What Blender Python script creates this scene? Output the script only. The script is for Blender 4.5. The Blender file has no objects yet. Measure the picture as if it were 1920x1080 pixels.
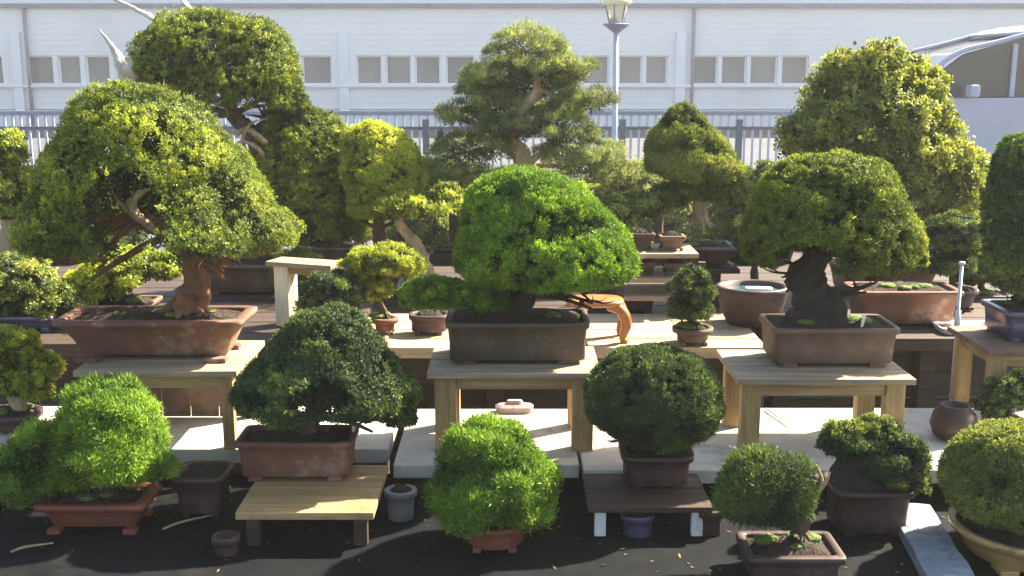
import bpy, bmesh, math, random
import numpy as np
from mathutils import Vector, Matrix, noise
R = math.radians
sc = bpy.context.scene
C = sc.collection

# ------------------------------------------------------------------ camera
CAMZ, FPX, PITCH = 1.6, 2059.0, math.atan((540-130)/2059.0)
cam = bpy.data.cameras.new('camera'); co = bpy.data.objects.new('camera', cam); C.objects.link(co)
co.location = (0, 0, CAMZ); co.rotation_euler = (math.pi/2-PITCH, 0, 0)
cam.sensor_width = 36; cam.lens = FPX/1920*36; cam.clip_end = 2000; cam.clip_start = .05
sc.camera = co
# ------------------------------------------------------------------ light
SUN_EL, SUN_AZ = R(42), R(60)          # azimuth: clockwise from +Y (view direction) towards +X
w = bpy.data.worlds.new('World'); sc.world = w; w.use_nodes = True
nt = w.node_tree; sky = nt.nodes.new('ShaderNodeTexSky'); sky.sky_type = 'NISHITA'; sky.sun_disc = False
sky.sun_elevation = SUN_EL; sky.sun_rotation = SUN_AZ; sky.air_density = 1.2; sky.dust_density = 2.5; sky.ozone_density = 1.0
bg = nt.nodes['Background']; bg.inputs[1].default_value = 0.062
nt.links.new(sky.outputs[0], bg.inputs[0])
sl = bpy.data.lights.new('sun', 'SUN'); so = bpy.data.objects.new('sun', sl); C.objects.link(so)
sl.energy = 5.0; sl.angle = R(0.6); sl.color = (1, .90, .72)
sd = Vector((math.sin(SUN_AZ)*math.cos(SUN_EL), math.cos(SUN_AZ)*math.cos(SUN_EL), math.sin(SUN_EL)))
so.rotation_euler = sd.to_track_quat('Z', 'Y').to_euler(); so.location = sd*20
sc.view_settings.view_transform = 'Standard'; sc.view_settings.look = 'None'
sc.view_settings.exposure = 2.42; sc.view_settings.gamma = 1
sc.cycles.max_bounces = 6; sc.cycles.transparent_max_bounces = 6
sc.cycles.use_denoising = True

# ------------------------------------------------------------------ helpers
def _ray(px, py):
    a = (px-960)/FPX; b = (540-py)/FPX
    cp, sp = math.cos(PITCH), math.sin(PITCH)
    return Vector((a, cp+b*sp, -sp+b*cp))
def atd(px, py, d):
    r = _ray(px, py); return Vector((0, 0, CAMZ))+r*(d/r.y)
def onz(px, py, z):
    r = _ray(px, py); return Vector((0, 0, CAMZ))+r*((z-CAMZ)/r.z)

def tag(o, label=None, cat=None, group=None, kind=None):
    if label: o['label'] = label
    if cat: o['category'] = cat
    if group: o['group'] = group
    if kind: o['kind'] = kind
    return o
def empty(name, loc, label, cat, group=None, rz=0):
    o = bpy.data.objects.new(name, None); C.objects.link(o); o.location = loc; o.rotation_euler = (0, 0, rz)
    o.empty_display_size = .05
    return tag(o, label, cat, group)
def link(name, bm, mat, parent=None, smooth=False):
    me = bpy.data.meshes.new(name)
    bmesh.ops.recalc_face_normals(bm, faces=bm.faces)
    bm.to_mesh(me); bm.free()
    if smooth: me.polygons.foreach_set('use_smooth', [True]*len(me.polygons))
    me.materials.append(mat)
    o = bpy.data.objects.new(name, me); C.objects.link(o); o.parent = parent
    return o
def box(bm, c, s, bev=0.0, rz=0, rot=None, taper=None):
    t = bmesh.new(); bmesh.ops.create_cube(t, size=1)
    for v in t.verts:
        v.co = Vector((v.co.x*s[0], v.co.y*s[1], v.co.z*s[2]))
        if taper and v.co.z < 0: v.co.x *= taper; v.co.y *= taper
    if bev: bmesh.ops.bevel(t, geom=t.edges[:], offset=bev, segments=2, affect='EDGES', profile=.6)
    M = Matrix.Translation(c) @ (rot.to_4x4() if rot else Matrix.Rotation(rz, 4, 'Z'))
    me = bpy.data.meshes.new('t'); t.transform(M); t.to_mesh(me); t.free(); bm.from_mesh(me); bpy.data.meshes.remove(me)
def catmull(pts, n):
    out = []
    P = [pts[0]]+list(pts)+[pts[-1]]
    for i in range(1, len(P)-2):
        for k in range(n):
            t = k/n; a, b, c, d = P[i-1], P[i], P[i+1], P[i+2]
            out.append(tuple(.5*((2*b[j])+(-a[j]+c[j])*t+(2*a[j]-5*b[j]+4*c[j]-d[j])*t*t+(-a[j]+3*b[j]-3*c[j]+d[j])*t**3) for j in range(4)))
    out.append(tuple(pts[-1])); return out
def tube(bm, pts, sides=9, n=5, lump=0.12, seed=0, flute=0.0, bark=False):
    """pts: (x,y,z,r)"""
    P = catmull(pts, n) if n > 1 else pts
    rings = []; up = Vector((0.31, 0.87, 0.2)).normalized()
    for i, p in enumerate(P):
        a = Vector(P[max(i-1, 0)][:3]); b = Vector(P[min(i+1, len(P)-1)][:3])
        t = (b-a).normalized() if (b-a).length > 1e-9 else Vector((0, 0, 1))
        u = t.cross(up)
        if u.length < .1: u = t.cross(Vector((1, 0, 0)))
        u.normalize(); v = t.cross(u)
        ring = []
        for k in range(sides):
            an = 2*math.pi*k/sides
            dirv = u*math.cos(an)+v*math.sin(an)
            c = Vector(p[:3]); r = max(p[3], .0004)
            q = c+dirv*r
            r *= 1+lump*noise.noise(q*(.9/max(r, .004))+Vector((seed, 0, 0)))+flute*math.sin(3*an+i*.16+seed)
            if bark: r *= 1+.13*noise.noise(Vector((math.cos(an)*2.6, math.sin(an)*2.6, i*.13+seed)))+.07*math.sin(7*an+i*.22+2*noise.noise(q*30))
            ring.append(bm.verts.new(c+dirv*r))
        rings.append(ring)
    for a, b in zip(rings, rings[1:]):
        for k in range(sides):
            bm.faces.new((a[k], a[(k+1) % sides], b[(k+1) % sides], b[k]))
    bm.faces.new(rings[0]); bm.faces.new(rings[-1])
def cyl(bm, a, b, r, r2=None, sides=12):
    tube(bm, [(*a, r), (*b, r if r2 is None else r2)], sides, 1, 0)
def loft(bm, prof, w, d, power=2.0, sides=48, cap0=True, cap1=True, wob=0.0, off=(0, 0, 0)):
    """prof: (scale_or_inset(m), z). rings of a superellipse w x d, grown outward by the offset"""
    rings = []
    for (g, z) in prof:
        ring = []
        for k in range(sides):
            t = 2*math.pi*(k+.5)/sides
            c, s = math.cos(t), math.sin(t)
            x = math.copysign(abs(c)**(2/power), c)*(w/2+g); y = math.copysign(abs(s)**(2/power), s)*(d/2+g)
            q = 1+wob*noise.noise(Vector((c*1.7, s*1.7, z*20)))
            ring.append(bm.verts.new((x*q+off[0], y*q+off[1], z+off[2])))
        rings.append(ring)
    for a, b in zip(rings, rings[1:]):
        for k in range(sides):
            bm.faces.new((a[k], a[(k+1) % sides], b[(k+1) % sides], b[k]))
    if cap0: bm.faces.new(rings[0])
    if cap1: bm.faces.new(rings[-1])

# ------------------------------------------------------------------ materials
def newmat(name):
    m = bpy.data.materials.new(name); m.use_nodes = True
    return m, m.node_tree.nodes, m.node_tree.links, m.node_tree.nodes['Principled BSDF']
def surf(name, c1, c2, rough=.7, scale=8, stretch=(1, 1, 1), bump=.3, c3=None, spot=3.0, metal=0, spec=.4, bscale=None, bdist=.004, coat=0):
    m, N, L, P = newmat(name)
    tc = N.new('ShaderNodeTexCoord'); mp = N.new('ShaderNodeMapping'); mp.inputs['Scale'].default_value = stretch
    L.new(tc.outputs['Object'], mp.inputs[0])
    n1 = N.new('ShaderNodeTexNoise'); n1.inputs['Scale'].default_value = scale; n1.inputs['Detail'].default_value = 8; n1.inputs['Roughness'].default_value = .65
    L.new(mp.outputs[0], n1.inputs['Vector'])
    cr = N.new('ShaderNodeValToRGB'); cr.color_ramp.elements[0].position = .33; cr.color_ramp.elements[1].position = .68
    cr.color_ramp.elements[0].color = (*c1, 1); cr.color_ramp.elements[1].color = (*c2, 1)
    L.new(n1.outputs[0], cr.inputs[0]); out = cr.outputs[0]
    if c3:
        n2 = N.new('ShaderNodeTexNoise'); n2.inputs['Scale'].default_value = spot; n2.inputs['Detail'].default_value = 6; n2.inputs['Roughness'].default_value = .7
        L.new(tc.outputs['Object'], n2.inputs['Vector'])
        r2 = N.new('ShaderNodeValToRGB'); r2.color_ramp.elements[0].position = .55; r2.color_ramp.elements[1].position = .7
        L.new(n2.outputs[0], r2.inputs[0])
        mx = N.new('ShaderNodeMixRGB'); mx.inputs[2].default_value = (*c3, 1)
        L.new(r2.outputs[0], mx.inputs[0]); L.new(out, mx.inputs[1]); out = mx.outputs[0]
    L.new(out, P.inputs['Base Color'])
    P.inputs['Roughness'].default_value = rough; P.inputs['Metallic'].default_value = metal
    P.inputs['Specular IOR Level'].default_value = spec
    if coat: P.inputs['Coat Weight'].default_value = coat; P.inputs['Coat Roughness'].default_value = .15
    if bump:
        n3 = N.new('ShaderNodeTexNoise'); n3.inputs['Scale'].default_value = bscale or scale*3; n3.inputs['Detail'].default_value = 6
        L.new(mp.outputs[0], n3.inputs['Vector'])
        b = N.new('ShaderNodeBump'); b.inputs['Strength'].default_value = bump; b.inputs['Distance'].default_value = bdist
        L.new(n3.outputs[0], b.inputs['Height']); L.new(b.outputs[0], P.inputs['Normal'])
    return m
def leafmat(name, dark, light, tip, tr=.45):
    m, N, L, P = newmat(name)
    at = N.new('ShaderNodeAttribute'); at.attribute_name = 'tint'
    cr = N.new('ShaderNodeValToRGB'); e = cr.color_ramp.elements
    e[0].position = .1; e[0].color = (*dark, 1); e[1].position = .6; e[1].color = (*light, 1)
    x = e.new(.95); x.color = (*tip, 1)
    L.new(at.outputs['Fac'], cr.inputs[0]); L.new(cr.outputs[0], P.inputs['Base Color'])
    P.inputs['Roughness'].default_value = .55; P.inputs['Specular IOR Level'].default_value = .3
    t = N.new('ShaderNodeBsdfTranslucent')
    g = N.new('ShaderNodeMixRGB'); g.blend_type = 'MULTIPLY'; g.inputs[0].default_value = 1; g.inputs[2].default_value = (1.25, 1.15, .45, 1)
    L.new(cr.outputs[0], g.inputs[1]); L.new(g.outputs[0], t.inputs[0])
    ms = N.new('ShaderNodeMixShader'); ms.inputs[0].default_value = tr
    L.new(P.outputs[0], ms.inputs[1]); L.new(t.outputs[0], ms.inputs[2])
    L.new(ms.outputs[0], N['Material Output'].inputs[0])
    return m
LF = {
 'juniper': leafmat('juniper_leaf', (.018, .032, .014), (.15, .205, .028), (.50, .55, .055), .33),
 'vivid': leafmat('vivid_leaf', (.020, .042, .016), (.14, .26, .030), (.42, .60, .055), .33),
 'deep': leafmat('deep_leaf', (.012, .025, .018), (.070, .115, .038), (.30, .38, .065), .3),
 'pine': leafmat('pine_needle', (.05, .070, .040), (.23, .29, .12), (.52, .55, .22), .4),
 'lime': leafmat('lime_leaf', (.055, .08, .02), (.33, .40, .05), (.62, .64, .10), .4),
 'autumn': leafmat('autumn_leaf', (.05, .065, .025), (.20, .25, .05), (.52, .52, .12), .35),
 'olive': leafmat('olive_leaf', (.026, .044, .02), (.18, .235, .055), (.46, .47, .11), .35),
}
BARK = surf('bark', (.035, .024, .016), (.13, .085, .055), .85, 20, (1, 1, .3), .9, bdist=.01)
DBARK = surf('dark_bark', (.012, .009, .008), (.045, .032, .025), .85, 22, (1, 1, .3), .9, bdist=.01)
RBARK = surf('red_bark', (.09, .038, .02), (.24, .11, .055), .8, 22, (1, 1, .3), .8, bdist=.008)
PBARK = surf('pale_bark', (.20, .15, .08), (.46, .36, .22), .8, 20, (1, 1, .3), .6, bdist=.008)
JIN = surf('bleached_deadwood', (.38, .33, .26), (.70, .66, .57), .75, 25, (1, 1, .25), .5)
TERRA = surf('terracotta', (.115, .05, .032), (.20, .09, .055), .78, 6, (1, 1, 1), .5, c3=(.33, .24, .18), spot=7)
TERRAR = surf('red_clay', (.15, .042, .026), (.25, .075, .045), .7, 6, (1, 1, 1), .2, c3=(.08, .035, .03), spot=12)
UMBER = surf('umber_clay', (.052, .036, .022), (.10, .068, .042), .7, 7, (1, 1, 1), .25, c3=(.15, .11, .075), spot=10)
DPOT = surf('dark_clay', (.035, .02, .018), (.075, .042, .036), .55, 7, (1, 1, 1), .2, c3=(.13, .08, .07), spot=10)
BROWNP = surf('brown_clay', (.11, .065, .04), (.19, .115, .075), .65, 7, (1, 1, 1), .25, c3=(.24, .16, .12), spot=9)
OCHREP = surf('ochre_glaze', (.38, .24, .085), (.55, .37, .15), .35, 6, (1, 1, 1), .1, c3=(.22, .12, .05), spot=11, coat=.4)
BLUEP = surf('blue_glaze', (.035, .03, .07), (.09, .08, .15), .3, 6, (1, 1, 1), .1, c3=(.16, .15, .22), spot=14, coat=.5)
SOIL = surf('soil', (.012, .009, .006), (.06, .042, .025), .95, 60, (1, 1, 1), 1, bdist=.01)
MOSS = surf('moss', (.05, .085, .015), (.16, .22, .045), .95, 50, (1, 1, 1), 1, bdist=.008)
WOOD = surf('ochre_wood', (.24, .145, .055), (.44, .30, .13), .65, 5, (3, 3, 3), .25, c3=(.15, .09, .045), spot=7)
WOODX = surf('ochre_wood_grain', (.24, .15, .06), (.46, .32, .15), .65, 6, (.6, 9, 9), .3, c3=(.17, .10, .05), spot=6)
WOODZ = surf('ochre_wood_post', (.27, .165, .06), (.48, .33, .14), .65, 6, (9, 9, .7), .3, c3=(.17, .10, .05), spot=6)
GREYW = surf('weathered_wood', (.20, .145, .09), (.42, .33, .22), .75, 6, (.6, 9, 9), .4, c3=(.22, .17, .12), spot=5)
DARKW = surf('dark_wood', (.028, .018, .012), (.07, .045, .03), .7, 6, (.6, 9, 9), .3)
BEIGEW = surf('beige_wood', (.28, .20, .12), (.46, .35, .24), .7, 6, (.6, 9, 9), .3, c3=(.35, .25, .16), spot=6)
CREAMW = surf('cream_wood', (.62, .54, .36), (.78, .70, .52), .6, 6, (9, 9, .7), .2, c3=(.5, .4, .25), spot=6)
ORANGEW = surf('orange_wood', (.26, .085, .02), (.48, .19, .05), .4, 7, (2, 2, 6), .3, coat=.3)
WHITEC = surf('whitewashed_concrete', (.36, .335, .27), (.60, .57, .49), .8, 5, (1, 1, 1), .3, c3=(.22, .19, .14), spot=5)
SHADEF = surf('shade_dark_bench_top', (.004, .0045, .0055), (.010, .011, .0125), .7, 9, (1, 1, 1), .4, c3=(.018, .017, .016), spot=5, spec=.08)  # near-black colour stands in for the shade over the front bench
STONE = surf('grey_stone', (.13, .155, .18), (.28, .315, .345), .85, 9, (1, 1, 1), .9, c3=(.09, .10, .10), spot=14, bdist=.01)
GROUNDM = surf('pale_concrete', (.055, .057, .065), (.085, .088, .10), .85, .8, (1, 1, 1), .2, c3=(.07, .07, .08), spot=.6, bscale=40)
WALLM = surf('white_siding_paint', (.80, .79, .78), (.86, .85, .84), .6, .35, (1, 1, 1.5), .0, c3=(.75, .74, .74), spot=.25)
TRIMM = surf('white_trim', (.78, .78, .80), (.84, .84, .86), .5, 1, (1, 1, 1), 0)
LINEM = surf('grey_drip_edge', (.22, .22, .27), (.32, .32, .36), .6, 2, (1, 1, 1), 0)
BLUEGR = surf('blue_grey_paint', (.16, .18, .27), (.24, .26, .36), .45, 4, (1, 1, 1), .1)
PALEBL = surf('pale_blue_paint', (.36, .41, .52), (.46, .51, .62), .45, 4, (1, 1, 1), .05)
NAVY = surf('navy_paint', (.07, .08, .13), (.10, .11, .17), .45, 4, (1, 1, 1), .05)
CARP = surf('pearl_car_paint', (.40, .41, .53), (.46, .47, .58), .25, 2, (1, 1, 1), 0, coat=.8)
BLACKR = surf('black_rubber', (.015, .015, .015), (.03, .03, .03), .8, 10, (1, 1, 1), .2)
TEAL = surf('teal_plastic', (.03, .09, .085), (.06, .15, .14), .25, 6, (1, 1, 1), .1, coat=.6)
GALVP = surf('grey_plastic', (.13, .14, .145), (.20, .21, .215), .5, 8, (1, 1, 1), .1, c3=(.09, .09, .09), spot=9)
WHITEP = surf('white_plastic', (.68, .68, .68), (.80, .80, .79), .4, 8, (1, 1, 1), .1, c3=(.45, .45, .42), spot=9)
GALV = surf('galvanised_tube', (.45, .52, .56), (.62, .68, .72), .4, 15, (1, 1, 1), .1, metal=.3)
STEEL = surf('brushed_steel', (.45, .45, .45), (.6, .6, .6), .35, 15, (1, 1, 1), .1, metal=.9)
PINKST = surf('pinkish_stone', (.22, .15, .15), (.45, .34, .34), .8, 12, (1, 1, 1), .8, bdist=.006)
m, N, L, P = newmat('window_glass_curtained')
tc = N.new('ShaderNodeTexCoord'); mp = N.new('ShaderNodeMapping'); mp.inputs['Scale'].default_value = (.8, 1, .4); L.new(tc.outputs['Object'], mp.inputs[0])
n1 = N.new('ShaderNodeTexNoise'); n1.inputs['Scale'].default_value = 1.2; n1.inputs['Detail'].default_value = 3; L.new(mp.outputs[0], n1.inputs['Vector'])
cr = N.new('ShaderNodeValToRGB'); cr.color_ramp.elements[0].position = .35; cr.color_ramp.elements[1].position = .65
cr.color_ramp.elements[0].color = (.16, .16, .17, 1); cr.color_ramp.elements[1].color = (.27, .265, .25, 1)
oi = N.new('ShaderNodeObjectInfo'); ad = N.new('ShaderNodeMath'); ad.operation = 'MULTIPLY_ADD'; ad.inputs[1].default_value = .38; L.new(oi.outputs['Random'], ad.inputs[0])
sb = N.new('ShaderNodeMath'); sb.operation = 'MULTIPLY_ADD'; sb.inputs[1].default_value = .7; sb.inputs[2].default_value = -.03; L.new(n1.outputs[0], sb.inputs[0]); L.new(sb.outputs[0], ad.inputs[2])
L.new(ad.outputs[0], cr.inputs[0]); L.new(cr.outputs[0], P.inputs['Base Color']); P.inputs['Roughness'].default_value = .15
GLASSW = m
m, N, L, P = newmat('car_glass')
P.inputs['Base Color'].default_value = (.12, .105, .09, 1); P.inputs['Roughness'].default_value = .12; P.inputs['Specular IOR Level'].default_value = .6
CARG = m
m, N, L, P = newmat('opal_lamp_glass')
P.inputs['Base Color'].default_value = (.85, .78, .58, 1); P.inputs['Roughness'].default_value = .35; P.inputs['Transmission Weight'].default_value = .35
OPAL = m

# ------------------------------------------------------------------ setting
bm = bmesh.new(); box(bm, (0, 100, -.05), (400, 400, .1)); tag(link('ground', bm, GROUNDM), kind='structure')

# far building: long white single-storey hall with a strip of windows
BD = 30.0
bz = lambda py: atd(960, py, BD).z
bx = lambda px: (px-960)/_ray(px, 130).y*_ray(px, 130).y/FPX*BD/math.cos(PITCH)*math.cos(PITCH)
def bX(px, py=130): return atd(px, py, BD).x
zt, zb = bz(104), bz(159)
hall = empty('industrial_hall', (0, BD, 0), 'long white factory hall with a strip of windows behind the trees', 'building')
bm = bmesh.new()
# wall built of three horizontal courses, window strip recessed
wins = [(-150, -60), (-52, 5), (50, 100), (108, 151), (160, 206), (214, 262), (470, 515), (523, 560), (566, 622), (668, 716), (723, 771), (778, 826), (836, 890), (898, 945), (1030, 1082), (1090, 1142), (1160, 1204), (1210, 1252), (1297, 1346), (1352, 1400), (1406, 1458), (1465, 1516), (1580, 1630), (1638, 1690), (1698, 1750), (1758, 1810), (1860, 1912), (1920, 1975)]
WX = 30
top = 5.4
box(bm, (0, .3, (zt+top)/2), (WX*2, .6, top-zt)); box(bm, (0, .3, zb/2), (WX*2, .6, zb))
xs = -WX
for a, b in wins:
    xa, xb = bX(a, 130), bX(b, 130)
    if xa > xs: box(bm, ((xs+xa)/2, .3, (zt+zb)/2), (xa-xs, .6, zt-zb-.002))
    xs = xb
box(bm, ((xs+WX)/2, .3, (zt+zb)/2), (WX-xs, .6, zt-zb-.002))
link('wall', bm, WALLM, hall)
bm = bmesh.new()
for i in range(22):      # siding laps
    z = zt+.12+i*.15
    if z < top: box(bm, (0, -.005, z), (WX*2, .010, .012))
for i in range(4):
    z = zb-.14-i*.16
    box(bm, (0, -.005, z), (WX*2, .010, .012))
link('siding_lap', bm, WALLM, hall)
bm = bmesh.new(); box(bm, (0, -.07, bz(11)), (WX*2, .14, bz(7)-bz(15))); link('drip_edge', bm, LINEM, hall)
bm = bmesh.new(); box(bm, (0, -.06, zb-.035), (WX*2, .12, .07), .01); link('sill_band', bm, TRIMM, hall)
bm = bmesh.new(); box(bm, (0, -.04, bz(208)), (WX*2, .08, .09)); link('plinth_band', bm, LINEM, hall)
bm = bmesh.new(); box(bm, (0, 4, top+.06), (WX*2+.6, 9.4, .12), .02); link('roof', bm, LINEM, hall)
for px in (34, 645, 1275, 1835):
    bm = bmesh.new(); box(bm, (bX(px), -.05, (zt+zb)/2-.3), (.26, .1, 2.6), .01); link('pilaster', bm, TRIMM, hall)
for a, b in wins:
    xa, xb = bX(a), bX(b)
    bm = bmesh.new(); h = zt-zb; f = .045
    for (cx, cz, sx, sz) in (((xa+xb)/2, zt-f/2, xb-xa, f), ((xa+xb)/2, zb+f/2, xb-xa, f), (xa+f/2, (zt+zb)/2, f, h-2*f-.002), (xb-f/2, (zt+zb)/2, f, h-2*f-.002)):
        box(bm, (cx, .12, cz), (sx-.004, .08, sz))
    fr = link('window', bm, TRIMM, hall)
    bm = bmesh.new(); box(bm, ((xa+xb)/2, .17, (zt+zb)/2), (xb-xa-.01, .02, h-.01)); link('pane', bm, GLASSW, fr)

for px in (34, 1275):
    bm = bmesh.new(); xq = bX(px)+.32; cyl(bm, (xq, -.09, .1), (xq, -.09, bz(14)), .045); link('downpipe', bm, LINEM, hall, True)
# clipped hedge in front of the railing
hx = 9.0
hg = empty('clipped_hedge', (0, 12.6, 0), 'low dark clipped hedge running in front of the metal railing', 'hedge'); tag(hg, kind='thing')
# metal fence
FD = 15.0
fen = empty('metal_fence', (0, FD, 0), 'blue grey metal railing with pale upright bars in front of the white hall', 'fence')
fz = lambda py: atd(960, py, FD).z
for py, t, mt in ((212, .06, BLUEGR), (240, .045, NAVY), (322, .05, BLUEGR)):
    bm = bmesh.new(); box(bm, (0, 0, fz(py)), (30, .05, t), .006); link('rail', bm, mt, fen)
bm = bmesh.new(); x = -15
while x < 15:
    box(bm, (x, 0, (fz(214)+fz(318))/2), (.03, .018, fz(214)-fz(318))); x += .11
link('bars', bm, PALEBL, fen)
for px in (-60, 270, 600, 800, 1165, 1382, 1760, 2000):
    bm = bmesh.new(); box(bm, (atd(px, 300, FD).x, -.05, .47), (.09, .06, .94), .008); link('post', bm, NAVY, fen)

# garden lamp
LD = 12.0
def lz(py): return atd(1153, py, LD).z
lamp = empty('garden_lamp', (atd(1153, 200, LD).x, LD, 0), 'slim pale blue lamp post with a cream lantern head behind the centre pine', 'street lamp')
bm = bmesh.new(); cyl(bm, (0, 0, 0), (0, 0, lz(60)), .034, .028); loft(bm, [(0, 0), (0, .05), (-.03, .08), (-.05, .2)], .2, .2, 2, 24); link('pole', bm, PALEBL, lamp, True)
bm = bmesh.new(); z0, z1, z2 = lz(62), lz(48), lz(28)
loft(bm, [(0, z0), (.01, z0+.01), (.10, z1), (.12, z1+.012), (.10, z1+.02)], .06, .06, 2, 24)
for k in range(6):
    a = k*math.pi/3+.2; cyl(bm, (.075*math.cos(a), .075*math.sin(a), z1), (.125*math.cos(a), .125*math.sin(a), z2+.1), .007, sides=6)
link('bracket', bm, BLUEGR, lamp, False)
bm = bmesh.new(); loft(bm, [(0, z1+.02), (.045, z2+.06), (.05, z2+.1), (.0, z2+.11)], .13, .13, 2, 24); link('lantern_glass', bm, OPAL, lamp, True)
bm = bmesh.new(); loft(bm, [(0, z2+.105), (.03, z2+.12), (.0, z2+.17), (-.11, z2+.24), (-.125, z2+.28)], .27, .27, 2, 24); link('cap', bm, OPAL, lamp, True)

# parked van (profile in x,z ; facing left)
VD = 10.6
vx0 = atd(1740, 200, VD).x
van = empty('parked_van', (vx0+.02, VD, .13), 'pearl white parked van with brown tinted windows at the right edge', 'van')
def prism(bm, poly, y0, y1, bev=0):
    a = [bm.verts.new((x, y0, z)) for x, z in poly]; b = [bm.verts.new((x, y1, z)) for x, z in poly]
    n = len(poly); bm.faces.new(a[::-1]); bm.faces.new(b)
    for i in range(n): bm.faces.new((a[i], a[(i+1) % n], b[(i+1) % n], b[i]))
    if bev: bmesh.ops.bevel(bm, geom=bm.edges[:], offset=bev, segments=3, affect='EDGES', profile=.5)
bm = bmesh.new()
prism(bm, [(-.62, .3), (-.72, .55), (-.66, .78), (-.30, 1.0), (.0, 1.17), (.2, 1.20), (3.6, 1.22), (3.72, .9), (3.7, .32), (.4, .26)], -.02, 1.75, .05)
link('body', bm, CARP, van, False)
bm = bmesh.new()
prism(bm, [(.02, 1.18), (.15, 1.48), (.33, 1.62), (.6, 1.69), (.95, 1.78), (1.3, 1.86), (2.2, 1.93), (3.3, 1.90), (3.55, 1.3), (.1, 1.19)], .10, 1.62, .03)
link('cabin', bm, CARG, van, False)
bm = bmesh.new()
P_ = [(-.02, 1.2), (.1, 1.50), (.31, 1.65), (.6, 1.725), (.95, 1.815), (1.3, 1.895), (2.2, 1.965), (3.35, 1.93)]
for a, b in zip(P_[4:], P_[5:]):
    dx, dz = b[0]-a[0], b[1]-a[1]; ln = math.hypot(dx, dz)
    box(bm, ((a[0]+b[0])/2, .86, (a[1]+b[1])/2), (ln+.015, 1.56, .035), .012, rot=Matrix.Rotation(-math.atan2(dz, dx), 3, 'Y'))
link('roof', bm, CARP, van, False)
for yy in (.12, 1.58):
    bm = bmesh.new(); tube(bm, [(x, yy, z-.01, .024) for x, z in P_], 8, 4, 0); link('roof_rail', bm, CARP, van, True)
for x, t in ((.80, .045), (1.75, .07), (2.7, .07)):
    bm = bmesh.new(); box(bm, (x, .085, 1.46 if x < 1 else 1.55), (t, .04, .50 if x < 1 else .66), .008); link('pillar', bm, CARP, van)
for x in (.25, 2.95):
    bm = bmesh.new(); tube(bm, [(x, -.02, .32, .32), (x, .2, .32, .32)], 28, 1, 0); wh = link('wheel', bm, BLACKR, van, True)
    bm = bmesh.new(); tube(bm, [(x, -.04, .32, .19), (x, -.01, .32, .2)], 20, 1, 0); link('rim', bm, STEEL, wh, True)
bm = bmesh.new(); box(bm, (1.05, -.03, 1.12), (.14, .03, .03), .008); link('door_handle', bm, CARP, van)
bm = bmesh.new(); box(bm, (-.52, .2, .80), (.22, .3, .14), .03); link('headlight', bm, OPAL, van)
bm = bmesh.new(); box(bm, (.35, -.11, 1.27), (.09, .17, .12), .03); link('side_mirror', bm, CARP, van)

# ------------------------------------------------------------------ benches and stands
def bench(name, x0, x1, y0, y1, z, thick, mtop, mleg, label, planks=1, legs=3, legw=.08, cat='bench', shade_backing=False):
    cx, cy = (x0+x1)/2, (y0+y1)/2
    o = empty(name, (cx, cy, 0), label, cat)
    bm = bmesh.new(); dp = (y1-y0)/planks
    for i in range(planks):
        box(bm, (0, y0-cy+dp*(i+.5), z-thick/2), (x1-x0, dp-(.008 if planks > 1 else 0), thick), .004)
    link('bench_top', bm, mtop, o)
    if legs:
        for k in range(legs):
            for yy in (y0+legw, y1-legw):
                bm = bmesh.new(); x = x0-cx+legw+(x1-x0-2*legw)*k/(legs-1)
                box(bm, (x, yy-cy, (z-thick)/2), (legw, legw, z-thick), .004); link('leg', bm, mleg, o)
    if shade_backing:  # dark boards added in place of the shade under the bench
        for i in range(3):
            bm = bmesh.new(); hh = (z-thick-.02)/3; box(bm, (0, y0-cy+legw*1.5+.014, .01+hh*(i+.5)), (x1-x0-.04, .02, hh-.008), .003); link('shade_board', bm, mleg, o)
    return o
TZ, FZ, MZ, BZ = .50, .40, .65, .60
X = lambda px, d: (px-960)/FPX*d
def XX(px, z, y):  # x of pixel column px at height z, depth y
    r = None
    # depth along view axis
    dep = y*math.cos(PITCH)+(CAMZ-z)*math.sin(PITCH)
    return (px-960)/FPX*dep
def Dz(py, z): return onz(960, py, z).y
d1 = Dz(842, TZ); d2 = Dz(872, TZ); d3 = Dz(882, TZ); db = Dz(775, TZ)
bench('display_bench', XX(-200, TZ, d1), XX(727, TZ, d1), d1, db+.08, TZ, .045, WHITEC, DARKW, 'whitewashed concrete bench under the wide terracotta pot stand', 1)
bench('display_bench', XX(737, TZ, d2), XX(1086, TZ, d2), d2, db+.05, TZ, .04, WHITEC, DARKW, 'short white concrete bench carrying the centre wooden stand', 1, 2)
bench('display_bench', XX(1094, TZ, d3), XX(2150, TZ, d3), d3, db+.06, TZ, .04, WHITEC, DARKW, 'long white concrete bench under the ochre trestle stand at right', 1)
df = Dz(893, FZ)
bench('low_bench', -1.75, 1.75, 1.9, Dz(915, FZ)+.12, FZ, .05, SHADEF, DARKW, 'low bench with top coloured dark for shade along the bottom of the photo', 1, 4)
m0, m1 = Dz(652, MZ), Dz(598, MZ)
bench('plank_bench', XX(655, MZ, m0), XX(1440, MZ, m0), m0, m1+.1, MZ, .04, BEIGEW, DARKW, 'beige plank bench behind the centre juniper', 4, 4, .06, shade_backing=True)
bench('plank_bench', XX(1460, MZ, m0), XX(2100, MZ, m0), m0+.15, m1+.4, MZ-.005, .05, DARKW, DARKW, 'dark wooden bench under the wide brown pot at right', 4, 3, .06, shade_backing=True)
bench('plank_bench', XX(-200, MZ, m0), XX(650, MZ, m0), m0+.05, m1+.3, MZ+.0, .05, DARKW, DARKW, 'dark weathered plank bench behind the widest terracotta pot', 4, 3, .06, shade_backing=True)
bench('back_bench', -2.6, 2.9, 4.45, 5.6, BZ, .06, DARKW, DARKW, 'long dark back bench carrying the tallest trees', 6, 6, .07)

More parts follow.
